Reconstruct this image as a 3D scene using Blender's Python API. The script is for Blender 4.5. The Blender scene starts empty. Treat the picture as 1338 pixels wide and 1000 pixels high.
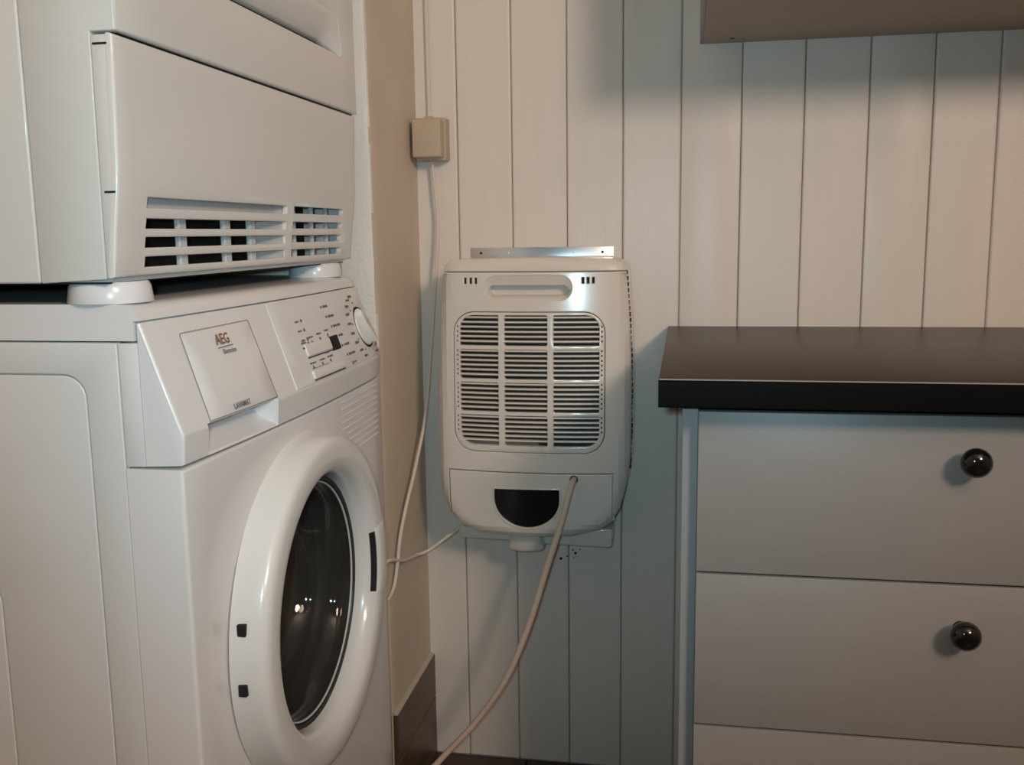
import bpy, bmesh, math, random
from mathutils import Vector, Matrix
from mathutils.geometry import delaunay_2d_cdt
random.seed(7)
S = bpy.context.scene
COL = S.collection
PI = math.pi
# ------------------------------------------------------------------ camera
YAW, PITCH, ROLL, F = 0.178003, 0.153574, -0.01348600, 1259.965
fw = Vector((-math.sin(YAW)*math.cos(PITCH), math.cos(YAW)*math.cos(PITCH), -math.sin(PITCH)))
rt = Vector((math.cos(YAW), math.sin(YAW), 0)); up = rt.cross(fw)
r2 = math.cos(ROLL)*rt + math.sin(ROLL)*up; u2 = -math.sin(ROLL)*rt + math.cos(ROLL)*up
cd = bpy.data.cameras.new('camera'); cam = bpy.data.objects.new('camera', cd); COL.objects.link(cam)
cd.sensor_fit = 'HORIZONTAL'; cd.sensor_width = 36.0; cd.lens = 36.0*F/1338.0; cd.clip_start = 0.02
cam.matrix_world = Matrix(((r2.x,u2.x,-fw.x,0.456),(r2.y,u2.y,-fw.y,-1.643),(r2.z,u2.z,-fw.z,0.968),(0,0,0,1)))
S.camera = cam
# ------------------------------------------------------------------ light
S.view_settings.view_transform = 'Standard'; S.view_settings.look = 'None'
S.view_settings.gamma = 1.0; S.view_settings.use_curve_mapping = False; S.view_settings.exposure = 0.0
try:
    S.cycles.use_denoising = True; S.cycles.max_bounces = 8; S.cycles.sample_clamp_indirect = 4.0
except Exception: pass
W = bpy.data.worlds.new('ambient_fill'); S.world = W; W.use_nodes = True  # dim bluish fill added as ambient light, not a known daylight source
W.node_tree.nodes['Background'].inputs[0].default_value = (0.69, 0.96, 1.0, 1)
W.node_tree.nodes['Background'].inputs[1].default_value = 0.03
def area(name, loc, target, size, power, col):
    d = bpy.data.lights.new(name, 'AREA'); d.shape = 'DISK'; d.size = size; d.energy = power; d.color = col
    o = bpy.data.objects.new(name, d); COL.objects.link(o); o.location = loc
    o.rotation_euler = (Vector(target)-Vector(loc)).to_track_quat('-Z','Y').to_euler()
    return o
area('warm_lamp', (1.60,-2.40,1.84), (-.70,0,2.30), 0.46, 31, (1.0,0.784,0.635))
fd = bpy.data.lights.new('camera_flash', 'SPOT'); fd.shadow_soft_size = .012; fd.energy = 18.9; fd.color = (.53,.86,1.0); fd.spot_size = math.radians(86); fd.spot_blend = 1.0
fo = bpy.data.objects.new('camera_flash', fd); COL.objects.link(fo); fo.location = (.432,-1.66,.990)
fo.rotation_euler = Vector((-.17,1.0,.0)).to_track_quat('-Z','Y').to_euler()
# ------------------------------------------------------------------ materials
def mat(name, col, rough=0.5, metal=0.0, noise=0.0, nscale=30, bump=0.0, bscale=60, stretch=(1,1,1), coat=0.0, crough=.04, spec=0.5, trans=0.0, ior=1.45):
    m = bpy.data.materials.new(name); m.use_nodes = True
    nt = m.node_tree; b = nt.nodes['Principled BSDF']
    b.inputs['Base Color'].default_value = (*col,1); b.inputs['Roughness'].default_value = rough
    b.inputs['Metallic'].default_value = metal; b.inputs['Specular IOR Level'].default_value = spec
    b.inputs['Coat Weight'].default_value = coat; b.inputs['Coat Roughness'].default_value = crough; b.inputs['Transmission Weight'].default_value = trans; b.inputs['IOR'].default_value = ior
    if noise or bump:
        tc = nt.nodes.new('ShaderNodeTexCoord'); mp = nt.nodes.new('ShaderNodeMapping'); mp.inputs['Scale'].default_value = stretch
        nt.links.new(tc.outputs['Object'], mp.inputs[0])
    if noise:
        n = nt.nodes.new('ShaderNodeTexNoise'); n.inputs['Scale'].default_value = nscale; n.inputs['Detail'].default_value = 4
        nt.links.new(mp.outputs[0], n.inputs['Vector'])
        r = nt.nodes.new('ShaderNodeMapRange'); r.inputs['From Min'].default_value = .25; r.inputs['From Max'].default_value = .75
        r.inputs['To Min'].default_value = 1-noise; r.inputs['To Max'].default_value = 1+noise
        nt.links.new(n.outputs[0], r.inputs[0])
        mx = nt.nodes.new('ShaderNodeVectorMath'); mx.operation = 'SCALE'; mx.inputs[0].default_value = col
        nt.links.new(r.outputs[0], mx.inputs['Scale']); nt.links.new(mx.outputs[0], b.inputs['Base Color'])
    if bump:
        n2 = nt.nodes.new('ShaderNodeTexNoise'); n2.inputs['Scale'].default_value = bscale; n2.inputs['Detail'].default_value = 5
        nt.links.new(mp.outputs[0], n2.inputs['Vector'])
        bp = nt.nodes.new('ShaderNodeBump'); bp.inputs['Strength'].default_value = bump; bp.inputs['Distance'].default_value = 0.002
        nt.links.new(n2.outputs[0], bp.inputs['Height']); nt.links.new(bp.outputs[0], b.inputs['Normal'])
    return m
M = {
 'board': mat('painted_board', (.735,.662,.592), .36, noise=.022, nscale=14, bump=.12, bscale=45, stretch=(3,3,.35), spec=.4),
 'groove': mat('board_joint', (.50,.43,.37), .7),
 'plaster': mat('plaster_paint', (.62,.52,.41), .55, noise=.05, nscale=9, bump=.35, bscale=70),
 'plaster_edge': mat('plaster_white', (.74,.71,.65), .6, bump=.6, bscale=120),
 'ceiling': mat('ceiling_paint', (.75,.72,.68), .8),
 'floor': mat('floor_tile', (.055,.034,.024), .4, noise=.2, nscale=20),
 'grout': mat('grout', (.05,.04,.035), .9),
 'skirt': mat('skirting_tile', (.095,.058,.038), .34, noise=.15, nscale=25),
 'caulk': mat('caulk', (.52,.44,.35), .7),
 'enamel': mat('white_enamel', (.69,.70,.70), .28, noise=.012, nscale=6, coat=.3),
 'plastic': mat('white_plastic', (.74,.735,.74), .27, noise=.01, nscale=8, coat=.3),
 'door_ring': mat('door_plastic', (.76,.75,.73), .22, coat=.3),
 'dryer': mat('dryer_white', (.70,.685,.655), .28, noise=.012, nscale=6, coat=.2),
 'cream': mat('cream_plastic', (.72,.65,.575), .22, noise=.01, nscale=10, coat=.6, crough=.11),
 'cream_dark': mat('cream_shell', (.64,.58,.51), .35),
 'tan': mat('tan_box', (.50,.385,.28), .5),
 'black': mat('black_plastic', (.012,.012,.012), .35),
 'hole': mat('dark_cavity', (.012,.011,.010), .8),
 'grey': mat('grey_plastic', (.52,.53,.54), .35),
 'midgrey': mat('grey_print', (.16,.14,.12), .6),
 'joint': mat('panel_joint', (.30,.28,.26), .6),
 'gold': mat('copper_print', (.26,.12,.045), .5),
 'rubber': mat('rubber_gasket', (.035,.034,.033), .45),
 'steel': mat('drum_steel', (.36,.34,.31), .5, metal=.1, noise=.08, nscale=12),
 'alu': mat('aluminium', (.72,.73,.74), .28, metal=1.0, noise=.06, nscale=30, stretch=(.2,6,6)),
 'tank': mat('smoked_plastic', (.008,.008,.009), .16),
 'worktop': mat('dark_worktop', (.046,.025,.015), .36, noise=.15, nscale=60, stretch=(.25,1,1), spec=.22),
 'worktop_edge': mat('black_edge', (.0042,.0038,.0034), .5, spec=.06),
 'drawer': mat('grey_drawer', (.30,.283,.268), .42, noise=.025, nscale=40, stretch=(.3,1,1), bump=.05, bscale=200),
 'carcass': mat('cabinet_grey', (.30,.31,.31), .45),
 'under': mat('cabinet_underside', (.43,.35,.28), .55, noise=.03, nscale=10),
 'knob': mat('black_knob', (.008,.007,.007), .14, coat=.4),
 'hose': mat('drain_hose', (.60,.46,.36), .35),
 'cord': mat('cord_cream', (.68,.60,.50), .4),
 'cavgrey': mat('coil_fins', (.022,.019,.017), .6, noise=.3, nscale=80),
}
g = bpy.data.materials.new('porthole_glass'); g.use_nodes = True; b = g.node_tree.nodes['Principled BSDF']
b.inputs['Base Color'].default_value = (.050,.047,.042,1); b.inputs['Roughness'].default_value = .04; b.inputs['Alpha'].default_value = .42; b.inputs['Specular IOR Level'].default_value = .6
M['glass'] = g
t_ = bpy.data.materials.new('clear_tape'); t_.use_nodes = True; b = t_.node_tree.nodes['Principled BSDF']
b.inputs['Base Color'].default_value = (.78,.74,.68,1); b.inputs['Roughness'].default_value = .12; b.inputs['Alpha'].default_value = .16
M['tape'] = t_
# ------------------------------------------------------------------ helpers
def link(name, me, m, parent=None):
    o = bpy.data.objects.new(name, me); COL.objects.link(o)
    if m is not None: me.materials.append(M[m] if isinstance(m,str) else m)
    if parent: o.parent = parent; o.matrix_parent_inverse = Matrix.Translation(-parent.location) if parent.type == 'EMPTY' else Matrix.Identity(4)
    return o
def obj(name, bm, m, parent=None, sharp=35):
    bmesh.ops.recalc_face_normals(bm, faces=bm.faces[:])
    me = bpy.data.meshes.new(name); bm.to_mesh(me); bm.free()
    for p in me.polygons: p.use_smooth = True
    me.set_sharp_from_angle(angle=math.radians(sharp))
    return link(name, me, m, parent)
def tag(o, label=None, cat=None, group=None, kind=None):
    if label: o['label'] = label
    if cat: o['category'] = cat
    if group: o['group'] = group
    if kind: o['kind'] = kind
    return o
def thing(name, loc, label, cat, group=None):
    o = bpy.data.objects.new(name, None); COL.objects.link(o); o.location = loc; o.empty_display_size = .05
    return tag(o, label, cat, group)
def part(name, bm, m, parent, **k): return obj(name, bm, m, parent, **k)
def box(bm, lo, hi, bev=0.0, seg=2):
    g_ = bmesh.ops.create_cube(bm, size=1.0)
    lo = Vector(lo); hi = Vector(hi); vs = g_['verts']
    for v in vs: v.co = Vector(((lo[i]+hi[i])/2 + v.co[i]*(hi[i]-lo[i])) for i in range(3))
    if bev:
        es = list({e for v in vs for e in v.link_edges})
        bmesh.ops.bevel(bm, geom=es, offset=bev, segments=seg, affect='EDGES', profile=.5)
def newbox(lo, hi, bev=0.0, seg=2):
    bm = bmesh.new(); box(bm, lo, hi, bev, seg); return bm
def smooth_path(pts, n=8):
    P = [Vector(p) for p in pts]; out = []
    for i in range(len(P)-1):
        a = P[i-1] if i else P[0]*2-P[1]; b_, c = P[i], P[i+1]; d = P[i+2] if i+2 < len(P) else P[-1]*2-P[-2]
        for k in range(n):
            t = k/n
            out.append(.5*((2*b_)+(c-a)*t+(2*a-5*b_+4*c-d)*t*t+(3*b_-a-3*c+d)*t**3))
    out.append(P[-1]); return out
def tube(bm, pts, r, seg=10, n=8, smooth=True):
    P = smooth_path(pts, n) if smooth else [Vector(p) for p in pts]
    prev = None; ref = Vector((0,0,1))
    rings = []
    for i, p in enumerate(P):
        t = (P[min(i+1,len(P)-1)]-P[max(i-1,0)]).normalized()
        if i == 0:
            ref = Vector((1,0,0)) if abs(t.x) < .9 else Vector((0,1,0))
        nrm = (ref - t*ref.dot(t)).normalized(); ref = nrm; bi = t.cross(nrm)
        rings.append([bm.verts.new(p+(nrm*math.cos(2*PI*k/seg)+bi*math.sin(2*PI*k/seg))*r) for k in range(seg)])
    for a, c in zip(rings, rings[1:]):
        for k in range(seg): bm.faces.new((a[k],a[(k+1)%seg],c[(k+1)%seg],c[k]))
    bm.faces.new(rings[0][::-1]); bm.faces.new(rings[-1])
def lathe(bm, prof, origin, axis, seg=48, cap0=False, cap1=False, a0=0, a1=2*PI):
    # prof: (radius, height along axis)
    ax = Vector(axis).normalized(); e1 = Vector((0,0,1)) if abs(ax.z) < .9 else Vector((1,0,0)); e1 = (e1-ax*ax.dot(e1)).normalized(); e2 = ax.cross(e1)
    O = Vector(origin); full = abs(a1-a0-2*PI) < 1e-6; N = seg if full else seg+1
    rings = []
    for r, h in prof:
        if r < 1e-7: rings.append([bm.verts.new(O+ax*h)]*N)
        else: rings.append([bm.verts.new(O+ax*h+(e1*math.cos(a0+(a1-a0)*k/seg)+e2*math.sin(a0+(a1-a0)*k/seg))*r) for k in range(N)])
    for a, c in zip(rings, rings[1:]):
        for k in range(seg):
            l = (k+1) % N
            q = []
            for v in (a[k],a[l],c[l],c[k]):
                if v not in q: q.append(v)
            if len(q) > 2: bm.faces.new(q)
    if cap0: bm.faces.new(rings[0])
    if cap1: bm.faces.new(rings[-1])
def rrect(u0, v0, u1, v1, r, n=6):
    out = []
    for cx, cy, a in ((u1-r,v1-r,0),(u0+r,v1-r,PI/2),(u0+r,v0+r,PI),(u1-r,v0+r,1.5*PI)):
        for k in range(n+1):
            t = a+PI/2*k/n; out.append((cx+r*math.cos(t), cy+r*math.sin(t)))
    return out
def circ(cu, cv, r, n=48): return [(cu+r*math.cos(2*PI*k/n), cv+r*math.sin(2*PI*k/n)) for k in range(n)]
def sarea(L): return sum(L[i][0]*L[(i+1)%len(L)][1]-L[(i+1)%len(L)][0]*L[i][1] for i in range(len(L)))/2
def subdiv(L, step):
    out = []
    for i in range(len(L)):
        a, c = L[i], L[(i+1)%len(L)]; d = math.hypot(c[0]-a[0], c[1]-a[1]); n = max(1, int(math.ceil(d/step)))
        for k in range(n): out.append((a[0]+(c[0]-a[0])*k/n, a[1]+(c[1]-a[1])*k/n))
    return out
def offset(L, d):
    # positive d moves towards the inside of the loop
    s = 1 if sarea(L) > 0 else -1; out = []; n = len(L)
    for i in range(n):
        a, p, c = L[i-1], L[i], L[(i+1)%n]
        def nm(a, c):
            dx, dy = c[0]-a[0], c[1]-a[1]; l = math.hypot(dx,dy) or 1; return (-dy/l*s, dx/l*s)
        n1, n2 = nm(a,p), nm(p,c); k = 1+n1[0]*n2[0]+n1[1]*n2[1]; k = max(k,.35)
        out.append((p[0]+(n1[0]+n2[0])/k*d, p[1]+(n1[1]+n2[1])/k*d))
    return out
def inside(L, x, y):
    c = False; n = len(L); j = n-1
    for i in range(n):
        xi, yi = L[i]; xj, yj = L[j]
        if (yi > y) != (yj > y) and x < (xj-xi)*(y-yi)/(yj-yi)+xi: c = not c
        j = i
    return c
def plate(bm, outer, holes, f, depth, r=0.0, step=.03, back=False, rh=None, arcs=3):
    """a plate with holes in (u,v); f(u,v,w) -> xyz, w runs inward; edges rounded by r"""
    rh = r if rh is None else rh
    loops = [(subdiv(outer, step), r, 1)] + [(subdiv(h, step), rh, -1) for h in holes]
    faces_l = [offset(L, rr*sg) if rr else L for L, rr, sg in loops]
    pts = []; edges = []; idx = []
    for L in faces_l:
        s = len(pts); pts += L; n = len(L); edges += [(s+i, s+(i+1)%n) for i in range(n)]; idx.append((s,n))
    us = [p[0] for p in faces_l[0]]; vs = [p[1] for p in faces_l[0]]
    nu = int((max(us)-min(us))/step); nv = int((max(vs)-min(vs))/step)
    for i in range(1, nu+1):
        for j in range(1, nv+1):
            x = min(us)+(max(us)-min(us))*i/(nu+1); y = min(vs)+(max(vs)-min(vs))*j/(nv+1)
            if inside(faces_l[0], x, y) and not any(inside(h, x, y) for h in faces_l[1:]):
                if min((x-p[0])**2+(y-p[1])**2 for L in faces_l for p in L) > (step*.4)**2: pts.append((x,y))
    V, E_, F_, ov, oe, of = delaunay_2d_cdt([Vector(p) for p in pts], edges, [], 0, 1e-7)
    back_of = {}
    for i, o_ in enumerate(ov):
        for k in o_: back_of[k] = i
    bv = [bm.verts.new(f(p.x, p.y, 0)) for p in V]
    for t in F_:
        cx = sum(V[i].x for i in t)/3; cy = sum(V[i].y for i in t)/3
        if inside(faces_l[0], cx, cy) and not any(inside(h, cx, cy) for h in faces_l[1:]):
            try: bm.faces.new([bv[i] for i in t])
            except ValueError: pass
    last = []
    for (s, n), (L, rr, sg) in zip(idx, loops):
        ring = [bv[back_of[s+i]] for i in range(n)]
        stages = []
        if rr:
            for a in range(1, arcs+1):
                t = PI/2*a/arcs; stages.append((rr*(1-math.sin(t)), rr*(1-math.cos(t))))
        stages.append((0, depth))
        for ins, w in stages:
            L2 = offset(L, ins*sg) if ins > 1e-9 else L
            nr = [bm.verts.new(f(p[0], p[1], w)) for p in L2]
            for i in range(n):
                try: bm.faces.new((ring[i], ring[(i+1)%n], nr[(i+1)%n], nr[i]))
                except ValueError: pass
            ring = nr
        last.append(ring)
    if back:
        try: bm.faces.new(last[0])
        except ValueError: pass
    for v in [v for v in bm.verts if not v.link_faces]: bm.verts.remove(v)
def prism(bm, prof, c0, c1, f, n=1, bev=0.0, seg=2):
    """closed profile (a,b) swept along c; f(a,b,c) -> xyz"""
    rings = []
    for k in range(n+1):
        c = c0+(c1-c0)*k/n
        rings.append([bm.verts.new(f(a, b_, c)) for a, b_ in prof])
    m = len(prof)
    for a, c in zip(rings, rings[1:]):
        for i in range(m): bm.faces.new((a[i],a[(i+1)%m],c[(i+1)%m],c[i]))
    bm.faces.new(rings[0][::-1]); bm.faces.new(rings[-1])
    if bev:
        bmesh.ops.recalc_face_normals(bm, faces=bm.faces[:])
        es = [e for e in bm.edges if len(e.link_faces) == 2 and e.calc_face_angle(0) > .5]
        bmesh.ops.bevel(bm, geom=es, offset=bev, segments=seg, affect='EDGES', profile=.5, clamp_overlap=True)
def text_mesh(s, size, f, shear=0.0, bold=.022):
    """flat lettering; f(u,v) -> xyz"""
    c = bpy.data.curves.new('lettering', 'FONT'); c.body = s; c.size = size; c.align_x = 'LEFT'; c.resolution_u = 2; c.shear = shear; c.offset = size*bold
    o = bpy.data.objects.new('lettering', c); COL.objects.link(o)
    dg = bpy.context.evaluated_depsgraph_get(); me = bpy.data.meshes.new_from_object(o.evaluated_get(dg))
    bpy.data.objects.remove(o); bpy.data.curves.remove(c)
    bm = bmesh.new(); bm.from_mesh(me); bpy.data.meshes.remove(me)
    if bm.verts:
        for v in bm.verts: v.co = Vector(f(v.co.x, v.co.y))
    return bm
# ------------------------------------------------------------------ the room
XR, YF, ZC, XL = 2.30, -3.60, 2.25, -0.70
fl = obj('floor', newbox((XL-.1,YF,-.10),(XR+.1,.1,-.008)), 'grout'); tag(fl, kind='structure')
tile_me = None
for i in range(10):
    for j in range(12):
        x0 = XL+.30*i-.02; y1 = -.0-.30*j
        if x0 > XR or y1-.3 < YF: continue
        if tile_me is None:
            o = obj('floor_tile', newbox((.0015,-.2985,-.010),(.2985,-.0015,0), .0015, 1), 'floor', fl); tile_me = o.data
        else:
            o = bpy.data.objects.new('floor_tile', tile_me); COL.objects.link(o); o.parent = fl
        o.location = (x0, y1, 0)
tag(obj('ceiling', newbox((XL-.1,YF,ZC),(XR+.1,.1,ZC+.1)), 'ceiling'), kind='structure')
tag(obj('wall_right', newbox((XR,YF,-.1),(XR+.1,.1,ZC+.1)), 'plaster'), kind='structure')
tag(obj('wall_left', newbox((XL-.1,YF,-.1),(XL,.1,ZC+.1)), 'plaster'), kind='structure')
wb = obj('wall_back', newbox((XL-.1,.012,-.1),(XR+.1,.12,ZC+.1)), 'groove'); tag(wb, kind='structure')
xs = [-.0235,.0711,.1652,.2588,.3522,.4467,.5425,.6403,.7386,.8340,.9293]
while xs[-1] < XR: xs.append(xs[-1]+.0955)
for i in range(len(xs)-1):
    jw = random.choice((.0003,.0004,.0006)); a, c = xs[i]+jw, xs[i+1]-.0005
    d = random.uniform(0,.0006)
    prof = [(a,.020),(a,.0032),(a+.0012,.0007-d*.3),(a+.0032,-d),(c-.0032,-d),(c-.0012,.0007-d*.3),(c,.0032),(c,.020)]
    bm = bmesh.new(); prism(bm, prof, 0.002, ZC, lambda p,q,z: (p,q,z))
    b_ = obj('board', bm, 'board', wb, sharp=20)
    if i == 2:
        bm = bmesh.new()
        for px, pz, r in ((.245,.3925,.0026),(.2561,.3975,.0014)): lathe(bm, [(0,.0004),(r,.0004),(r*1.1,-.001)], (px,-.0004,pz), (0,-1,0), 10)
        obj('screw_hole', bm, 'hole', b_)
    if i == 3:
        bm = bmesh.new()
        for px, pz, r in ((.2711,.4037,.0022),(.2664,.4095,.0013),(.279,.411,.0012),(.268,.396,.0010)): lathe(bm, [(0,.0004),(r,.0004),(r*1.1,-.001)], (px,-.0006,pz), (0,-1,0), 10)
        obj('screw_hole', bm, 'hole', b_)
# pier of wall between the alcove and the back wall
def pier_y(z): return -.262+.026*max(0,min(1,(1.30-z)/1.10))
bm = bmesh.new()
NZ = 90; rows = []
for k in range(NZ+1):
    z = ZC*k/NZ; y0 = pier_y(z); j = lambda s: random.uniform(-s,s)
    e = .004+j(.0008)
    rows.append([bm.verts.new(p) for p in ((XL,y0,z),(-.10,y0+j(.0006),z),(-.03,y0+j(.0008),z),(-e*1.6,y0+j(.0008),z),(-e*.4+j(.0006),y0+e*.35,z),(0+j(.0005),y0+e*1.5,z),(0+j(.0004),y0+.03,z),(0,-.12,z),(0,-.0005,z))])
for a, c in zip(rows, rows[1:]):
    for k in range(len(a)-1): bm.faces.new((a[k],a[k+1],c[k+1],c[k]))
pier = obj('wall_pier', bm, 'plaster', sharp=50); tag(pier, kind='structure')
pier.data.materials.append(M['plaster_edge'])
for p in pier.data.polygons:
    if p.center.z > .80 and (p.center.x < -.0035 or p.center.y < pier_y(p.center.z)+.004): p.material_index = 1
sk = obj('baseboard_left', newbox((0,-.2365,0.001),(.004,-.0008,.1985)), 'skirt'); tag(sk, kind='structure')
obj('skirting_tile', newbox((.002,-.2372,.0015),(.008,-.001,.1140), .001, 1), 'skirt', sk)
obj('skirting_tile', newbox((.002,-.2372,.1158),(.008,-.001,.1975), .001, 1), 'skirt', sk)
bm = bmesh.new(); prism(bm, [(0,.197),(.0075,.1975),(.0040,.1992),(0,.2005)], -.238,-.001, lambda a,b_,c:(a,c,b_)); obj('caulk_bead', bm, 'caulk', sk)

# ------------------------------------------------------------------ washing machine
YL, YR = -.875, -.285
def bulge(y):
    t = (y+.58)/.295
    return .010*(1-min(1,t*t)) - .012*max(0,(y+.333)/.048)**2
wm = thing('washing_machine', (-.3,-.58,0), 'white front-loading washing machine standing under the tumble dryer', 'washing machine')
# cabinet: side panel with a pressed field
bm = bmesh.new(); box(bm, (-.60,YL+.004,.03),(-.036,YR,.8775))
bm.faces.ensure_lookup_table(); bmesh.ops.delete(bm, geom=[q for q in bm.faces if q.calc_center_median().x > -.04], context='FACES_ONLY'); box(bm, (-.046,YL+.0036,.03),(-.0338,YL+.006,.8775)); part('cabinet', bm, 'enamel', wm)
fs = lambda u,v,w: (u, YL+w, v)
bm = bmesh.new()
inner = rrect(-.56,.10,-.068,.8485,.022,7)
plate(bm, [(-.60,.031),(-.0352,.031),(-.0352,.8772),(-.60,.8772)], [inner], fs, .004, r=.0012, step=.12, rh=.0016)
plate(bm, offset(inner,.0009), [rrect(-.50,.15,-.1735,.65,.02,6)], lambda u,v,w:(u,YL+.0004+w,v), .003, r=.0016, step=.12)
plate(bm, rrect(-.499,.151,-.1745,.649,.02,6), [], lambda u,v,w:(u,YL+.0004+w,v), .003, r=.0016, step=.12)
part('side_panel', bm, 'enamel', wm)
# top
bm = bmesh.new()
lid = [(-.60,.9112),(-.034,.9112),(-.027,.9108),(-.0205,.9088),(-.0160,.9048),(-.0135,.9005),(-.0118,.8966),(-.0172,.8966),(-.0172,.8790),(-.60,.8790)]
prism(bm, lid, YL-.0005, YR+.001, lambda a,b_,y: (a+(bulge(y)*.9 if a > -.04 else 0), y, b_), n=24)
part('top_cover', bm, 'plastic', wm)
# fascia
A0 = Vector((-.0113,0,.8952)); SD = Vector((.329,0,-.9443)); ND = Vector((.9443,0,.329))
def fas(y, v, w):      # w outward
    p = A0+SD*v+ND*w
    y2 = y-2.2*bulge(y) if bulge(y) > 0 else y
    return Vector((p.x+bulge(y2), y2, p.z))
bm = bmesh.new()
fp = [(-.0142,.8950),(-.0118,.8950),(.0228,.7968),(.0233,.7950),(.0233,.7935),(.0215,.7690),(.0205,.7680),(-.0142,.7665)]
Y0, Y1 = YL, YR+.002
ns = 40
# body with a scooped grip at the detergent drawer
DY0, DY1 = -.834, -.691
prism(bm, fp, Y0, Y0+.0028, lambda a,b_,y: (a+bulge(y)-(.0026*(1-math.sqrt(max(0,1-(1-(y-Y0)/.0028)**2))) if a > -.014 else 0), y, b_-(.0014*(1-(y-Y0)/.0028)**2 if b_ > .85 else 0)), n=5)
for (a0, a1, cut) in ((Y0+.0028,DY0,0),(DY0,DY1,1),(DY1,Y1,0)):
    pr = fp if not cut else [(-.0142,.8950),(-.0118,.8950),(.0222,.7985),(.0190,.7968),(.0020,.7950),(-.0060,.7905),(-.0055,.7850),(.0030,.7770),(.0195,.7705),(.0205,.7680),(-.0142,.7665)]
    prism(bm, pr, a0, a1, lambda a,b_,y: (a+bulge(y), y, b_), n=14)
fascia = part('control_panel', bm, 'plastic', wm, sharp=28)
bm = bmesh.new(); prism(bm, [(-.034,.8770),(-.0150,.8770),(-.0150,.7660),(-.034,.7655)], YL+.0004, YR, lambda a,b_,y:(a,y,b_), bev=.0008); part('panel_frame', bm, 'plastic', wm)
# drawer front outline: thin recessed joint round a raised plate
bm = bmesh.new()
dl = [(-.8205,.1010),(-.8160,.0175),(-.8145,.0162),(-.6745,.0152),(-.6730,.0165),(-.6715,.1010)]
plate(bm, dl, [], lambda u,v,w: fas(u,v,.0004-w), .0006, r=.0002, step=.03, arcs=2)
part('detergent_drawer', bm, 'plastic', wm)
bm = bmesh.new()
ol = offset(dl,-.0010)
plate(bm, ol, [offset(dl,.0002)], lambda u,v,w: fas(u,v,.0005-w), .0003, step=.03)
part('drawer_joint', bm, 'joint', wm)
# right hand inlay, a little proud
bm = bmesh.new()
il = [(-.6190,.1030),(-.6180,.0020),(-.296,.0020),(-.296,.1000)]
plate(bm, il, [], lambda u,v,w: fas(u,v,.0010-w), .0012, r=.0006, step=.025, arcs=2)
part('control_inlay', bm, 'plastic', wm)
def ftext(name, s, size, y, v, m, shear=0, parent=wm, w=.0018, sx=1.0):
    return part(name, text_mesh(s, size, lambda a,b_: fas(y+a*sx, v-b_, w), shear), m, parent)
ftext('brand_lettering', 'AEG', .0150, -.7575, .0335, 'gold')
bm = bmesh.new(); plate(bm, [(-.7570,.0365),(-.7250,.0358),(-.7250,.0366),(-.7570,.0374)], [], lambda u,v,w: fas(u,v,.0016-w), .0003, step=.02); part('brand_line', bm, 'midgrey', wm)
ftext('maker_lettering', 'Electrolux', .0066, -.7500, .0435, 'midgrey')
ftext('drawer_lettering', 'LAVAMAT', .0080, -.7700, .0985, 'midgrey')
# display and buttons
bm = bmesh.new()
plate(bm, rrect(-.561,.0565,-.482,.0715,.002,3), [], lambda u,v,w: fas(u,v,.0030-w), .003, r=.0012, step=.02); part('display_window', bm, 'door_ring', wm)
bm = bmesh.new(); plate(bm, [(-.561,.0722),(-.482,.0722),(-.482,.0736),(-.561,.0736)], [], lambda u,v,w: fas(u,v,.0014-w), .0006, step=.02); part('painted_window_shadow', bm, 'hole', wm)  # dark strip stands in for the shadow below the display window
bm = bmesh.new()
plate(bm, rrect(-.481,.0560,-.4535,.0745,.0015,3), [], lambda u,v,w: fas(u,v,.0026-w), .003, r=.0008, step=.02); part('display', bm, 'hole', wm)
bm = bmesh.new()
plate(bm, rrect(-.566,.0885,-.462,.0990,.002,3), [], lambda u,v,w: fas(u,v,.0034-w), .003, r=.0012, step=.02); part('start_button', bm, 'door_ring', wm)
bm = bmesh.new(); plate(bm, [(-.566,.0995),(-.462,.0995),(-.462,.1008),(-.566,.1008)], [], lambda u,v,w: fas(u,v,.0014-w), .0006, step=.02); part('painted_button_shadow', bm, 'hole', wm)  # shadow under the button edge, painted as a dark strip
# printed marks: lamps (round dots) and short words as strokes
bm = bmesh.new()
def dot(y, v, r=.0022): plate(bm, circ(y, v, r, 8), [], lambda u,q,w: fas(u,q,.0017-w), .0004, step=.02)
def dash(y, v, l, h=.0022):
    n = max(2, int(l/.0034)); 
    for k in range(n):
        y0 = y+l*k/n; hh = h*random.uniform(.7,1.2)
        plate(bm, [(y0,v-hh/2),(y0+l/n*.72,v-hh/2),(y0+l/n*.72,v+hh/2),(y0,v+hh/2)], [], lambda u,q,w: fas(u,q,.0017-w), .0004, step=.02)
for k in range(3): dash(-.5620-.0005*k, .0285+.0115*k, .011); dot(-.5435-.0005*k, .0282+.0115*k)
for k in range(2): dash(-.566, .0605-.006*k, .015)
dot(-.546,.0560)
for k, (y, v) in enumerate(((-.535,.050),(-.508,.0485),(-.481,.047))):
    dash(y-.006, v, .015); dot(y+.001, v+.0062, .0020)
for k in range(6):
    y = -.4700+.006*k; v = .0175+.0135*k
    dot(y, v, .0018); dash(y+.006, v, .017+.004*((k*7)%3), .0030)
for y, v in ((-.562,.0800),(-.533,.0795),(-.506,.0790)):
    dash(y, v, .018); dot(y+.006, v+.0050, .0021)
dash(-.508,.0735,.013)
dash(-.562,.0865,.055,.0008)
dot(-.4310,.0980,.0022); dash(-.4265,.0970,.010)
DC = (-.3465, .0575)   # dial centre
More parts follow.
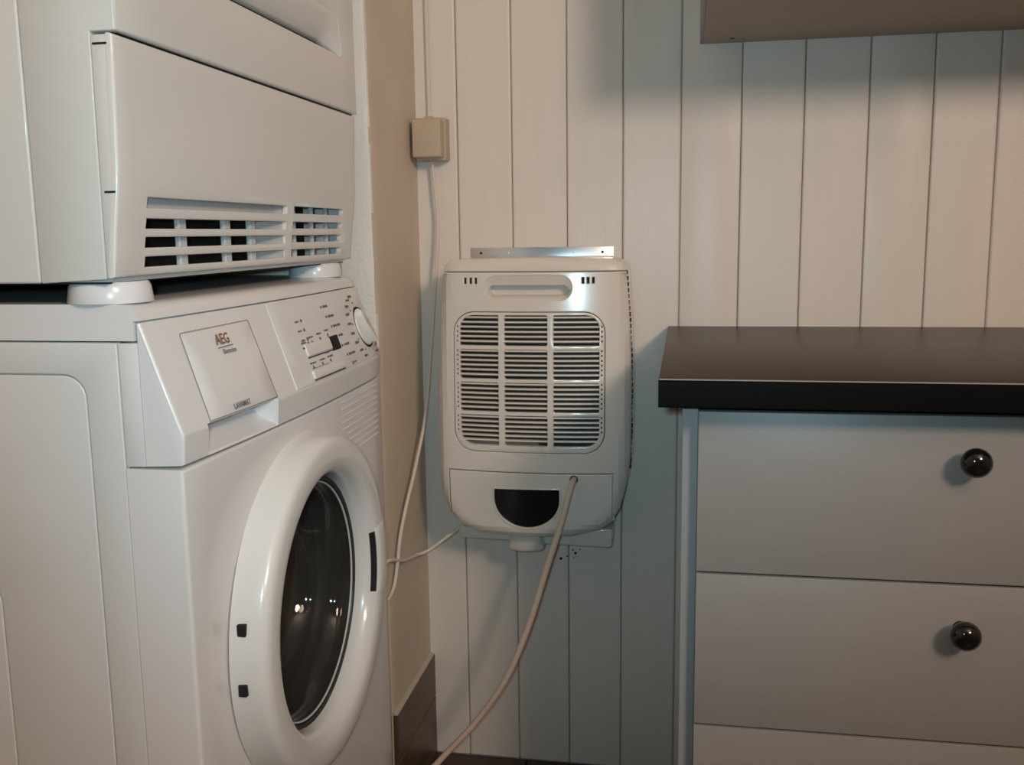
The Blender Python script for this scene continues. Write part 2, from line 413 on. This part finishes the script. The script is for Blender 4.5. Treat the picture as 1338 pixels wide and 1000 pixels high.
for k in range(16):
    a = math.radians(100+k*17); R_ = .046
    y = DC[0]+R_*math.cos(a)*.98; v = DC[1]-R_*math.sin(a)
    if v < .004 or v > .101 or y > -.302: continue
    dash(y-.0085, v, .014, .0034)
    if k % 2 == 0: dot(DC[0]+.0365*math.cos(a), DC[1]-.0365*math.sin(a), .0014)
part('printed_markings', bm, 'midgrey', wm)['kind'] = 'stuff'
# dial
dl_o = fas(DC[0], DC[1], .001)
bm = bmesh.new(); lathe(bm, [(0,.0013),(.0290,.0013),(.0300,0)], dl_o, ND, 40); dial_ring = part('dial_gap', bm, 'hole', wm)
bm = bmesh.new(); lathe(bm, [(0,.0036),(.0235,.0036),(.0255,.0032),(.0265,.0022),(.0270,.0004)], dl_o, ND, 40); dial = part('program_dial', bm, 'door_ring', wm)
bm = bmesh.new()
gp = [(-.0270,0),(-.020,-.0060),(.010,-.0068),(.0255,-.0035),(.0255,.0035),(.010,.0068),(-.020,.0060)]
ca, sa = math.cos(math.radians(62)), math.sin(math.radians(62))
def gripf(u, v, w):
    uu = u*ca-v*sa; vv = u*sa+v*ca
    return fas(DC[0]+uu, DC[1]+vv, .0115-w)
plate(bm, gp, [], gripf, .009, r=.0022, step=.03); obj('dial_grip', bm, 'door_ring', dial)
# lower front with porthole
DYC, DZC = -.618, .545
def frontf(u, v, w): return (.0200+bulge(u)*.6-w, u, v)
bm = bmesh.new()
plate(bm, [(YL,.035),(YR+.002,.035),(YR+.002,.7640),(YL,.7640)], [circ(DYC,DZC,.170,64)], frontf, .0545, r=.0035, step=.035, rh=.002)
front = part('front_panel', bm, 'plastic', wm)
bm = bmesh.new()
for k in range(9):
    v = .7560-.0088*k
    y0 = -.485+.004*k*(k > 4) ; y1 = -.330
    prism(bm, [(-.0016,-.0005),(.0013,0),(-.0016,.0022)], y0, y1, lambda a,b_,y: (.0203+bulge(y)*.6+a*.9, y, v+b_), n=8)
lo = part('vent_rib', bm, 'plastic', wm); lo['kind'] = 'stuff'
# door
DX = .0235
DP = [(.146,.0055),(.1460,.0120),(.1478,.0200),(.1515,.0275),(.1560,.0328),(.1615,.0358),(.1700,.0370),(.1820,.0366),(.1885,.0352),(.1925,.0322),(.1950,.0270),(.1975,.0160),(.2008,.0000)]
door = None
bm = bmesh.new()
lathe(bm, DP, (DX,DYC,DZC), (1,0,0), 96)
door = part('door', bm, 'door_ring', wm, sharp=60)
bm = bmesh.new(); lathe(bm, [(.1455,.0075),(.1410,.0065),(.1395,.0015),(.139,-.008)], (DX,DYC,DZC), (1,0,0), 96); obj('glass_rim', bm, 'black', door)
bm = bmesh.new(); lathe(bm, [(.1392,.0052),(.1384,.0060),(.1374,.0056),(.1370,.0040)], (DX,DYC,DZC), (1,0,0), 96); obj('rim_trim', bm, 'grey', door)
bm = bmesh.new()
gpf = [(.1400,.0045),(.1360,.0035),(.1310,-.004),(.1265,-.020),(.121,-.042),(.112,-.062),(.095,-.076),(.070,-.085),(.036,-.090),(0,-.0915)]
gpi = [(max(0,r-.004) if r > 0 else 0, h-.004) for r, h in gpf]
lathe(bm, gpf, (DX,DYC,DZC), (1,0,0), 72); lathe(bm, gpi[::1], (DX,DYC,DZC), (1,0,0), 72)
obj('porthole_glass', bm, 'glass', door, sharp=60)
# rubber gasket and drum behind
bm = bmesh.new(); lathe(bm, [(.172,-.012),(.150,-.016),(.142,-.024),(.146,-.034),(.139,-.044),(.145,-.056),(.150,-.075),(.170,-.078)], (DX,DYC,DZC), (1,0,0), 64); part('gasket', bm, 'rubber', wm, sharp=60)
bm = bmesh.new(); lathe(bm, [(.150,-.078),(.200,-.090),(.222,-.105),(.225,-.36),(.215,-.375),(0,-.385)], (DX,DYC,DZC), (1,0,0), 64)
for k in range(3):
    a = 2*PI*k/3+.4
    c = Vector((0,math.cos(a),math.sin(a)))
drum = part('drum', bm, 'steel', wm, sharp=60)
for k in range(3):
    a = 2*PI*k/3+.5; c = Vector((0,math.cos(a),math.sin(a))); t = Vector((0,-math.sin(a),math.cos(a)))
    bm = bmesh.new(); O = Vector((DX,DYC,DZC))
    prism(bm, [(-.028,.226),(-.012,.185),(0,.178),(.012,.185),(.028,.226)], -.12,-.36, lambda p,q,x: tuple(O+t*p+c*q+Vector((x,0,0))), bev=.003)
    obj('drum_paddle', bm, 'grey', drum)
# hinge slots on the left edge of the ring, grip on the right
for zz in (.5846+.004,.5243+.004):
    a = math.asin((zz-DZC)/.1996); yy = DYC-.1996*math.cos(a)
    bm = newbox((DX+.0075,yy-.0012,zz-.0062),(DX+.0165,yy+.006,zz+.0062), .0008, 1); obj('hinge_slot', bm, 'hole', door)
def ring_strip(bm, ts, a0, a1, lift, n=24, taper=0.0):
    # a strip lying on the ring's inner flank between profile stations
    rows = []
    for r, h, nr, nh in ts:
        row = []
        for k in range(n+1):
            q = math.sin(PI*k/n)**.35 if taper else 1
            a = math.radians(a0+(a1-a0)*k/n); rr = r+nr*lift*q; hh = h+nh*lift*q
            row.append(bm.verts.new((DX+hh, DYC+rr*math.cos(a), DZC+rr*math.sin(a))))
        rows.append(row)
    for p, q in zip(rows, rows[1:]):
        for k in range(n): bm.faces.new((p[k],p[k+1],q[k+1],q[k]))
bm = bmesh.new(); ring_strip(bm, [(.1512,.0270,-.8,.5),(.1535,.0302,-.75,.65),(.1564,.0331,-.5,.85)], -17, 13.5, .0007); obj('handle_pocket', bm, 'hole', door)
bm = bmesh.new(); ring_strip(bm, [(.1572,.0330,-.7,.7),(.1585,.0350,-.5,.9),(.1640,.0368,0,1),(.1760,.0371,0,1),(.1840,.0362,.2,.9),(.1900,.0340,.5,.6)], -18, 15, .0026, taper=1); obj('door_handle', bm, 'door_ring', door, sharp=60)
for fx in (-.54,-.04):
    for fy in (-.83,-.33):
        bm = bmesh.new(); lathe(bm, [(0,.0),(.022,0),(.024,.004),(.018,.012),(.014,.034),(0,.034)], (fx,fy,0), (0,0,1), 20); part('foot', bm, 'black', wm)

# ------------------------------------------------------------------ tumble dryer on top
td = thing('tumble_dryer', (-.3,-.585,.911), 'white tumble dryer with slotted lower flap stacked on the washing machine', 'tumble dryer')
DL, DR = -.885, -.287; DT = 1.775
bm = newbox((-.60,DL+.0003,.9300),(-.0968,DR,DT), .0026, 3); part('cabinet', bm, 'dryer', td)
# front frame: shell with the flap bay open
bm = bmesh.new()
sidep = [(-.0955,.9300),(-.0335,.9332),(-.0318,1.1378),(-.0085,1.1378),(-.0082,DT),(-.0955,DT)]
prism(bm, sidep, DL, DL+.012, lambda a,b_,y:(a,y,b_), bev=.0012)
prism(bm, sidep, DR-.012, DR, lambda a,b_,y:(a,y,b_), bev=.0012)
box(bm, (-.0955,DL+.011,.9305),(-.034,DR-.011,.9345))
box(bm, (-.0955,DL+.011,1.1290),(-.0220,DR-.011,1.1376))
part('front_frame', bm, 'dryer', td)
bm = newbox((-.0960,DL+.012,.9345),(-.0900,DR-.012,1.130)); part('bay_back', bm, 'hole', td)
bm = newbox((-.597,DL+.004,.9292),(-.036,DR-.004,.9303)); part('underside_shade_sheet', bm, 'hole', td)  # black sheet added to deepen the shade between dryer and washer
bm = newbox((-.030,DL+.012,1.1290),(-.0150,DR-.001,1.1379)); part('flap_gap', bm, 'hole', td)
# upper front with the door edge recess
def upf(u, v, w): return (-.0075-w, u, v)
rec = [(-.822,1.2085),(-.3455,1.2085),(-.3405,1.2160),(-.352,1.262),(-.815,1.262)]
bm = bmesh.new(); plate(bm, [(DL+.0005,1.1380),(DR-.0005,1.1380),(DR-.0005,DT),(DL+.0005,DT)], [rec], upf, .006, r=.0032, step=.06, rh=.0012)
part('front_panel', bm, 'dryer', td)
bm = bmesh.new()
prism(bm, [(-.0105,1.268),(-.0080,1.262),(-.0100,1.252),(-.0165,1.236),(-.0235,1.2245),(-.0275,1.2205),(-.034,1.2205),(-.034,1.268)], -.826,-.3425, lambda a,b_,y:(-.0078+(a+.0078)*max(.03,min(1,(-.3425-y)/.03)),y,(1.2078+(b_-1.2078)*max(.03,min(1,(-.3425-y)/.03)) if b_ < 1.24 else b_)), n=40); part('recess', bm, 'dryer', td, sharp=60)
bm = newbox((-.0345,-.826,1.2025),(-.0290,-.352,1.2215)); part('recess_gap', bm, 'hole', td)
# flap
FP = [(.9345,-.0248),(.9700,-.0212),(1.0000,-.0172),(1.0140,-.0153),(1.0350,-.0142),(1.1355,-.0112)]
def flapx(z):
    for (z0,x0),(z1,x1) in zip(FP, FP[1:]):
        if z <= z1: return x0+(x1-x0)*(z-z0)/(z1-z0)
    return FP[-1][1]
def flf(u, v, w): return (flapx(v)-w, u, v)
slots = []
rowz = [(.9948,1.0042),(.9765,.9855),(.9595,.9690),(.9422,.9515)]
for z0, z1 in rowz:
    slots.append([(-.8385,z0),(-.5280,z0),(-.5270,z0+.001),(-.5270,z1-.001),(-.528,z1),(-.8375,z1)])
    slots.append([(-.5060,z0+.001),(-.3380,z0+.001),(-.3330,z0+.004),(-.3340,z1-.001),(-.338,z1),(-.506,z1)])
bm = bmesh.new()
plate(bm, [(DL,.9345),(DR,.9345),(DR,1.1360),(DL,1.1360)], slots, flf, .006, r=.0028, step=.02, rh=.0011)
flap = part('lower_flap', bm, 'dryer', td)
bm = bmesh.new()
prism(bm, [(-.0322,.9350),(-.0280,.9350),(-.0200,1.010),(-.0160,1.0200),(-.0150,1.1350),(-.0308,1.1350)], DL+.0004, DL+.006, lambda a,b_,y:(a,y,b_), bev=.0006)
obj('flap_side', bm, 'dryer', flap)
obj('clip_notch', newbox((-.0295,DL-.0002,1.1270),(-.0165,DL+.001,1.1287)), 'hole', flap)
obj('clip_notch', newbox((-.0285,DL-.0002,1.0062),(-.0185,DL+.001,1.0080)), 'hole', flap)
# what the slots show
for y in (-.757,-.662,-.600):
    bm = newbox((-.0350,y-.0075,.936),(-.0290,y+.0075,.9895), .0015, 1); obj('strut', bm, 'grey', flap)
for y in (-.478,-.418,-.365):
    bm = newbox((-.0340,y-.0035,.936),(-.0290,y+.0035,1.010), .001, 1); obj('strut', bm, 'grey', flap)
bm = bmesh.new(); prism(bm, [(-.572,-.042),(-.5285,-.0245),(-.5045,-.0245),(-.5045,-.030),(-.5285,-.042)], .936, 1.010, lambda y,x,z:(x,y,z)); obj('baffle', bm, 'grey', flap)
bm = newbox((-.0330,-.842,.9905),(-.0290,-.51,1.012), .001, 1); obj('upper_baffle', bm, 'grey', flap)
for i, fx in enumerate((-.0555,-.54)):
    for fy in (-.845,-.350):
        bm = bmesh.new(); lathe(bm, [(0,.9114),(.0366,.9114),(.0369,.9122),(.0352,.9255),(.0340,.9283),(.0325,.9302),(0,.9302)], (fx,fy,0), (0,0,1), 36); part('foot', bm, 'plastic', td)

# ------------------------------------------------------------------ dehumidifier on the back wall
XC, ZCc = .217, .70
dh = thing('dehumidifier', (XC,-.01,.49), 'cream slatted dehumidifier hung on the white boarded wall', 'dehumidifier')
OUT = [(.104,.9285),(.0850,.9255),(.0765,.9185),(.0715,.8965),(.0665,.8225),(.0628,.7283),(.0618,.6517),(.0620,.5720),(.0660,.5440),(.0775,.5150),(.0950,.4940),(.130,.4825),(.2073,.4785),(.2834,.4825),(.3270,.4935),(.3469,.5092),(.3592,.5301),(.3676,.5647),(.3728,.5990),(.3748,.6514),(.3752,.7327),(.3736,.7862),(.3700,.8535),(.3652,.9128),(.3600,.9215),(.3440,.9270),(.225,.9300)]
def odist(u, v):
    d = 9.
    for (x0,z0),(x1,z1) in zip(OUT, OUT[1:]+OUT[:1]):
        dx, dz = x1-x0, z1-z0; t = max(0,min(1,((u-x0)*dx+(v-z0)*dz)/(dx*dx+dz*dz)))
        d = min(d, math.hypot(u-x0-t*dx, v-z0-t*dz))
    return d
def dface(u, v):
    e = max(0, 1-odist(u,v)/.020)
    k = .55 if v > .905 else 1.0
    gz = .066*(v-.60)**2/.44 if .60 < v < .82 else (.00726+.066*(v-.82) if v >= .82 else .10*(v-.60)**2)
    return -.1460-.0170*(1-((u-XC)/.158)**2)+gz+.012*k*e**2.3
def face_off(out): return lambda u,v,w: (u, dface(u,v)-out+w, v)
# front shell around the tank, with openings for grille, grip and little slots
tankL, tankR, tankT = .0815, .3482, .5895
zt = lambda u: .5885+.0006*(u-.08)/.27
shell = []
i_l = 9    # up to (.0775,.515)
left_part = OUT[1:10]; right_part = OUT[15:26]
shell = [(.0741,.9076)] + OUT[3:10] + [(.0812,.5120),(.0808,.5892),(.3486,.5892),(.3480,.5105)] + OUT[15:23] + [(.3656,.9076)]
gr = rrect(.0925,.6215,.3355,.8460,.034,7)
grip = rrect(.1440,.8640,.2840,.9020,.0185,8)
sl = [[(x,.8895),(x+.0037,.8895),(x+.0037,.8990),(x,.8990)] for x in (.1110,.1200,.1285,.2985,.3065,.3145)]
bm = bmesh.new()
plate(bm, shell, [gr,grip]+sl, lambda u,v,w: (u, dface(u,v)+w if w < .02 else -.108, v), .030, r=.0016, step=.0085, rh=.0012, arcs=2)
part('front_shell', bm, 'cream', dh, sharp=16)
# slots' dark inside
for x in (.105,.2925):
    part('indicator_slot', newbox((x,dface(x+.0155,.894)+.006,.887),(x+.031,dface(x+.0155,.894)+.016,.902)), 'hole', dh)
bm = bmesh.new()
lidp = [(.3656,.9086)]+OUT[23:27]+OUT[0:3]+[(.0741,.9086)]
plate(bm, lidp, [], lambda u,v,w: (u, dface(u,v)+w if w < .02 else -.108, v), .030, r=.0016, step=.0085, arcs=2); part('top_lid', bm, 'cream', dh, sharp=16)
# rear housing
ctr = Vector((XC,0,.70))
bm = bmesh.new(); rings = []
for y, s, e in ((-.1095,.9900,0),(-.095,1.0,0),(-.05,1.006,0),(-.022,1.004,0),(-.014,.985,0)):
    rings.append([bm.verts.new((XC+(x-XC)*s, y, .70+(z-.70)*(s if s < 1 else 1))) for x, z in OUT])
for a, c in zip(rings, rings[1:]):
    m_ = len(a)
    for i in range(m_): bm.faces.new((a[i],a[(i+1)%m_],c[(i+1)%m_],c[i]))
bm.faces.new(rings[-1])
bm.faces.new(rings[0][::-1])
part('rear_housing', bm, 'cream', dh, sharp=40)
# air slits in the joint on both flanks
bm = bmesh.new()
for side in (0,1):
    for k in range(34):
        z = .905-.0095*k
        pts = OUT[1:10] if side == 0 else OUT[15:26][::-1]
        x = None
        for (xa,za),(xb,zb) in zip(pts, pts[1:]):
            if min(za,zb) <= z <= max(za,zb): x = xa+(xb-xa)*(z-za)/(zb-za)
        if x is None: continue
        d_ = .0012
        if side == 0: box(bm, (x-.0006,-.1085,z-.003),(x+.004,-.0960,z+.003))
        else: box(bm, (x-.004,-.1085,z-.003),(x+.0010+.0006*math.sin(k),-.0960,z+.003))
sv = part('side_slit', bm, 'hole', dh); sv['kind'] = 'stuff'
# grip recess: scooped pill
bm = bmesh.new()
rl = [grip, offset(grip,.0045), offset(grip,.0080), offset(grip,.0095)]
gin = rrect(.1495,.8695,.2785,.8878,.0088,8)
def ring_at(L, w): return [bm.verts.new((p[0], dface(*p)+w, p[1])) for p in L]
R_ = [ring_at(subdiv(grip,.02), .0012)]
g0 = subdiv(grip,.02); gi = []
for p in g0:
    # nearest matching point on the inner pill by angle around each end
    cx = min(max(p[0], .1583),.2697); dx, dz = p[0]-cx, p[1]-.883; l = math.hypot(dx,dz) or 1
    gi.append((cx+dx/l*.0088, .8786+dz/l*.0088))
R_.append(ring_at(gi, .0060)); gi2 = [(.214+(p[0]-.214)*.97, .8786+(p[1]-.8786)*.80) for p in gi]
R_.append(ring_at(gi2, .0270))
for a, c in zip(R_, R_[1:]):
    for i in range(len(a)): bm.faces.new((a[i],a[(i+1)%len(a)],c[(i+1)%len(a)],c[i]))
bm.faces.new(R_[-1])
part('grip_recess', bm, 'cream', dh, sharp=50)
# grille: rim + mullions (one moulded frame), each slat on its own, fins behind
bm = bmesh.new()
cols = [(.1035,.1672),(.1768,.2455),(.2548,.3265)]
rws = [(.7925,.8405),(.7395,.7865),(.6870,.7340),(.6325,.6815)]
cells = []
for ci,(u0,u1) in enumerate(cols):
    for ri,(v0,v1) in enumerate(rws):
        L = [(u0+.002,v0),(u1-.002,v0),(u1,v0+.002),(u1,v1-.002),(u1-.002,v1),(u0+.002,v1),(u0,v1-.002),(u0,v0+.002)]
        c_ = .021
        if (ci,ri) == (0,0): L = [(u0,v0),(u1,v0),(u1,v1)]+[(u0+c_*(1-math.sin(t)), v1-c_*(1-math.cos(t))) for t in (0,.4,.8,1.2,PI/2)]
        if (ci,ri) == (2,0): L = [(u0,v0),(u1,v0)]+[(u1-c_*(1-math.cos(t)), v1-c_*(1-math.sin(t))) for t in (0,.4,.8,1.2,PI/2)]+[(u0,v1)]
        if (ci,ri) == (0,3): L = [(u1,v0),(u1,v1),(u0,v1)]+[(u0+c_*(1-math.cos(t)), v0+c_*(1-math.sin(t))) for t in (0,.4,.8,1.2,PI/2)]
        if (ci,ri) == (2,3): L = [(u1,v1),(u0,v1),(u0,v0)]+[(u1-c_*(1-math.sin(t)), v0+c_*(1-math.cos(t))) for t in (0,.4,.8,1.2,PI/2)]
        cells.append(L)
# narrow side columns of little gaps
for k in range(23):
    z = .822-.00755*k
    if z < .652 or any(abs(z-q) < .004 for q in (.7895,.7368,.6842)): continue
    for u0 in (.0985,.3292):
        cells.append([(u0,z-.0016),(u0+.0022,z-.0016),(u0+.0022,z+.0016),(u0,z+.0016)])
plate(bm, offset(gr,.0010), cells, face_off(.0012), .010, r=.0012, step=.02, rh=.0006, arcs=2)
grille = part('grille', bm, 'cream', dh, sharp=40)
for k in range(28):
    z = .8365-.00755*k
    if z < .634: break
    if any(abs(z-q) < .0026 for q in (.7895,.7368,.6842)): continue
    hz = .0019
    inset = 0
    if z > .822: inset = .021-math.sqrt(max(0,.021**2-(z-.8195)**2)) if z > .8195 else 0
    if z < .651: inset = .021-math.sqrt(max(0,.021**2-(.6535-z)**2)) if z < .6535 else 0
    bm = bmesh.new()
    prism(bm, [(.0015,hz),(.0010,-hz*.2),(.0040,-hz),(.0100,-hz*.6),(.0100,hz)], .1020+inset, .3285-inset, lambda a,b_,u: (u, dface(u,z)+a-.0004, z+b_), n=12)
    obj('slat', bm, 'cream_dark', grille)
bm = bmesh.new(); plate(bm, offset(gr,.001), [], face_off(-.016), .004, step=.03); obj('coil_fins', bm, 'cavgrey', grille)
# water tank front
tank = [(.0822,.5880),(.3472,.5880),(.3468,.5096)] + [(.3262,.4945),(.2834,.4835),(.2073,.4795),(.130,.4835),(.0955,.4950),(.0826,.5105)]
win = [(.1573,.5602),(.1585,.5617),(.2630,.5627),(.2641,.5612)] + [(.2107+.0535*math.cos(t), .545-.0470*math.sin(t)) for t in [PI*k/18 for k in range(0,19)]]
hol = circ(.2868,.5796,.0066,16)
bm = bmesh.new(); plate(bm, tank, [win,hol], lambda u,v,w: (u, dface(u,v)-.0006+w if w < .02 else -.108, v), .030, r=.0014, step=.0085, rh=.0012, arcs=2)
tk = part('water_tank', bm, 'cream', dh, sharp=16)
bm = bmesh.new(); plate(bm, offset(win,-.0022), [offset(win,.0006)], face_off(.0022), .004, r=.0010, step=.02, arcs=2); obj('window_rim', bm, 'cream', tk)
bm = bmesh.new(); plate(bm, offset(win,-.0005), [], face_off(-.0030), .003, step=.02); obj('tank_window', bm, 'tank', tk)
bm = bmesh.new(); plate(bm, circ(.2868,.5796,.0078,16), [], face_off(-.006), .002, step=.02); obj('hose_socket', bm, 'hole', tk)
bm = bmesh.new(); plate(bm, offset([(.0800,.5100),(.0800,.5895),(.3490,.5895),(.3486,.5080),(.327,.492),(.2073,.4788),(.096,.492)],.0003), [], face_off(-.006), .004, step=.03); obj('tank_gap', bm, 'cream_dark', tk)
# strip of tape over the bottom of the grille
bm = bmesh.new()
plate(bm, [(.1010,.6385),(.1500,.6400),(.1850,.6435),(.2300,.6390),(.2440,.6230),(.2400,.6140),(.2060,.6130),(.1880,.6200),(.1400,.6290),(.1050,.6320)], [], lambda u,v,w: (u, dface(u,v)-.0022-.0007*math.sin(u*310)*math.sin(v*420)+w, v), .0003, step=.006)
part('tape_strip', bm, 'tape', dh, sharp=80)
# rail it hangs from
rail = thing('hanging_rail', (.215,0,.935), 'bare aluminium rail screwed to the boards along the top of the dehumidifier', 'bracket')
bm = bmesh.new()
prism(bm, [(-.0012,.9440),(-.0012,.9265),(-.0035,.9245),(-.0240,.9245),(-.0245,.9262),(-.0055,.9270),(-.0040,.9285),(-.0040,.9440)], .0925,.3375, lambda y,z,x:(x,y,z), bev=.0004)
part('angle_profile', bm, 'alu', rail)
for x in (.0860,.3330):
    part('end_tab', newbox((x-.004,-.026,.9222),(x+.012,-.0015,.9262), .001, 1), 'alu', rail)
for x in (.1100,.3190):
    bm = bmesh.new(); lathe(bm, [(0,.0002),(.0022,.0002),(.0024,-.001)], (x,-.0042,.9350), (0,-1,0), 14); part('screw_hole', bm, 'hole', rail)
for x in (.157,.271):
    bm = bmesh.new(); lathe(bm, [(0,.0012),(.0014,.001),(.002,-.001)], (x,-.0042,.9350), (0,-1,0), 14); part('rivet', bm, 'alu', rail)
# lower support
sup = thing('support_bracket', (.21,0,.44), 'cream wall bracket with a lip under the dehumidifier', 'bracket')
bm = bmesh.new()
plate(bm, [(.079,.4700),(.0785,.4545),(.081,.4500),(.168,.4485),(.232,.4450),(.338,.4430),(.3415,.4460),(.3425,.4760),(.21,.4740)], [], lambda u,v,w: (u,-.082+w,v), .081, r=.003, step=.04, back=True); part('wall_plate', bm, 'cream', sup)
bm = bmesh.new()
plate(bm, [(.172,.4720),(.169,.4500),(.1680,.4430),(.172,.4400),(.224,.4400),(.229,.4430),(.228,.4500),(.224,.4720)], [], lambda u,v,w: (u,-.105+w-.010*(1-((u-.198)/.03)**2)*(1 if w < .02 else 0),v), .104, r=.006, step=.010); part('front_lip', bm, 'cream', sup)
# drain hose
bm = bmesh.new()
tube(bm, [(.2868,-.155,.5795),(.2864,-.172,.5775),(.2815,-.186,.5600),(.2705,-.193,.5170),(.2480,-.196,.4465),(.2165,-.198,.3440),(.1780,-.200,.2515),(.1260,-.202,.1735),(.0760,-.215,.1190),(.0420,-.240,.0800),(.0320,-.285,.0340),(.0350,-.34,.0066),(.045,-.42,.0056),(.050,-.56,.0056)], .0052, 12)
tag(obj('drain_hose', bm, 'hose'), 'beige plastic drain hose hanging in a curve from the dehumidifier tank towards the floor', 'hose')

# ------------------------------------------------------------------ cables on the left of the back wall
jb = thing('junction_box', (.031,0,1.09), 'small tan surface socket box high in the wall corner', 'socket')
bm = newbox((.0065,-.0300,1.0905),(.0585,-.0008,1.1610), .0022, 2); part('base', bm, 'tan', jb)
bm = newbox((.0070,-.0560,1.0945),(.0560,-.0305,1.1570), .0030, 3); part('cover', bm, 'tan', jb)
bm = newbox((.020,-.022,1.1600),(.034,-.006,1.1645), .001, 1); part('cable_entry', bm, 'tan', jb)
bm = bmesh.new(); tube(bm, [(.0245,-.0046,1.1650),(.0238,-.0046,1.30),(.0232,-.0046,1.6),(.0230,-.0046,ZC-.002)], .0036, 10, n=3)
tag(obj('supply_cable', bm, 'cord'), 'painted supply cable running up the wall above the tan box', 'cable')
bm = bmesh.new()
tube(bm, [(.0300,-.018,1.0900),(.0325,-.0185,1.075),(.0365,-.0200,1.030),(.0390,-.0200,.985),(.0350,-.0250,.905),(.0265,-.034,.790),(.0195,-.060,.665),(.0135,-.110,.583),(.0110,-.163,.529),(.0090,-.196,.487),(.0075,-.2120,.445),(.0055,-.2290,.412),(.0000,-.2500,.398),(-.010,-.2600,.412),(-.010,-.2600,.440),(.0005,-.2530,.4590),(.0065,-.2400,.4610),(.0090,-.180,.4400),(.0110,-.112,.4260),(.0280,-.095,.4300),(.0550,-.085,.4490),(.0820,-.078,.4690),(.0960,-.072,.4840)], .0029, 10)
tag(obj('power_cord', bm, 'cord'), 'thin cream power cord hanging slack from the tan box to the dehumidifier', 'cord')

# ------------------------------------------------------------------ base cabinet and worktop
wt = thing('worktop', (.76,-.3,.78), 'dark brown worktop with a black front edge over the grey drawers', 'worktop')
bm = newbox((.4295,-.5960,.7795),(1.10,-.0015,.8100), .0012, 2); part('slab', bm, 'worktop', wt)
bm = bmesh.new()
prism(bm, [(-.5955,.8098),(-.5985,.8092),(-.6005,.8070),(-.6010,.8030),(-.6010,.7800),(-.6000,.7787),(-.5955,.7785)], .4293,1.1005, lambda y,z,x:(x,y,z)); part('front_edge', bm, 'worktop_edge', wt)
bm = bmesh.new(); prism(bm, [(-.5972,.8101),(-.5990,.8097),(-.5990,.8088),(-.5972,.8090)], .4300,1.10, lambda y,z,x:(x,y,z)); part('painted_edge_highlight', bm, 'drawer', wt)  # pale strip painted as the highlight along the rounded front edge
cb = thing('drawer_cabinet', (.77,-.27,0), 'grey base cabinet of wide drawers with round black knobs under the worktop', 'cabinet')
bm = bmesh.new(); box(bm, (.4555,-.5330,.0),(.4735,-.003,.7793), .0008, 1); part('side_panel', bm, 'carcass', cb)
bm = bmesh.new(); box(bm, (1.066,-.5330,.0),(1.084,-.003,.7793), .0008, 1); part('side_panel', bm, 'carcass', cb)
bm = bmesh.new(); box(bm, (.4735,-.5250,.08),(1.066,-.02,.098)); box(bm, (.4735,-.5250,.755),(1.066,-.02,.7793)); box(bm, (.4735,-.030,.08),(1.066,-.020,.7793)); part('carcass', bm, 'hole', cb)
part('plinth', newbox((.4735,-.49,0),(1.066,-.474,.079)), 'carcass', cb)
for k, (z0, z1) in enumerate(((.5775,.7660),(.3885,.5745),(.0850,.3855))):
    bm = newbox((.4735,-.5500,z0),(1.0700,-.5320,z1), .0011, 2); d = part('drawer', bm, 'drawer', cb)
    bm = bmesh.new(); box(bm, (.4800,-.531,z0+.02),(1.060,-.10,z1-.03)); obj('drawer_box', bm, 'carcass', d)
    kz = (.7200,.5255,.3330)[k]
    bm = bmesh.new(); lathe(bm, [(0,0),(.0085,0),(.0075,.004),(.0060,.010),(.0075,.0125),(.0130,.0155),(.0158,.0195),(.0163,.0235),(.0150,.0285),(.0110,.0330),(.0055,.0353),(0,.0358)], (.7640,-.5498,kz), (0,-1,0), 32)
    obj('knob', bm, 'knob', d)
# ------------------------------------------------------------------ wall cabinet
wc = thing('wall_cabinet', (.95,-.16,1.264), 'wall cabinet whose brown underside shows above the worktop', 'cabinet')
bm = newbox((.4790,-.3330,1.2640),(1.42,-.0010,1.2800), .0008, 1); part('bottom_panel', bm, 'under', wc)
bm = newbox((.4745,-.3330,1.2640),(.4790,-.0010,1.96), .0006, 1); part('side_panel', bm, 'carcass', wc)
bm = newbox((1.42,-.3330,1.2640),(1.436,-.0010,1.96), .0006, 1); part('side_panel', bm, 'carcass', wc)
bm = newbox((.4790,-.3330,1.944),(1.42,-.0010,1.96)); part('top_panel', bm, 'carcass', wc)
bm = newbox((.4790,-.008,1.2800),(1.42,-.0010,1.944)); part('back_panel', bm, 'carcass', wc)
for x0, x1 in ((.4760,.9540),(.9570,1.435)):
    bm = newbox((x0,-.3520,1.2650),(x1,-.3340,1.959), .0012, 2); d = part('door', bm, 'carcass', wc)
    kx = x1-.04 if x0 < .9 else x0+.04
    bm = bmesh.new(); lathe(bm, [(0,0),(.0085,0),(.0060,.010),(.0130,.0155),(.0163,.0235),(.0110,.0330),(0,.0358)], (kx,-.3518,1.32), (0,-1,0), 24); obj('knob', bm, 'knob', d)
bm = bmesh.new(); lathe(bm, [(0,.0004),(.0035,.0004),(.0038,-.001)], (.5238,-.0385,1.2638), (0,0,-1), 14); part('screw_hole', bm, 'hole', wc)
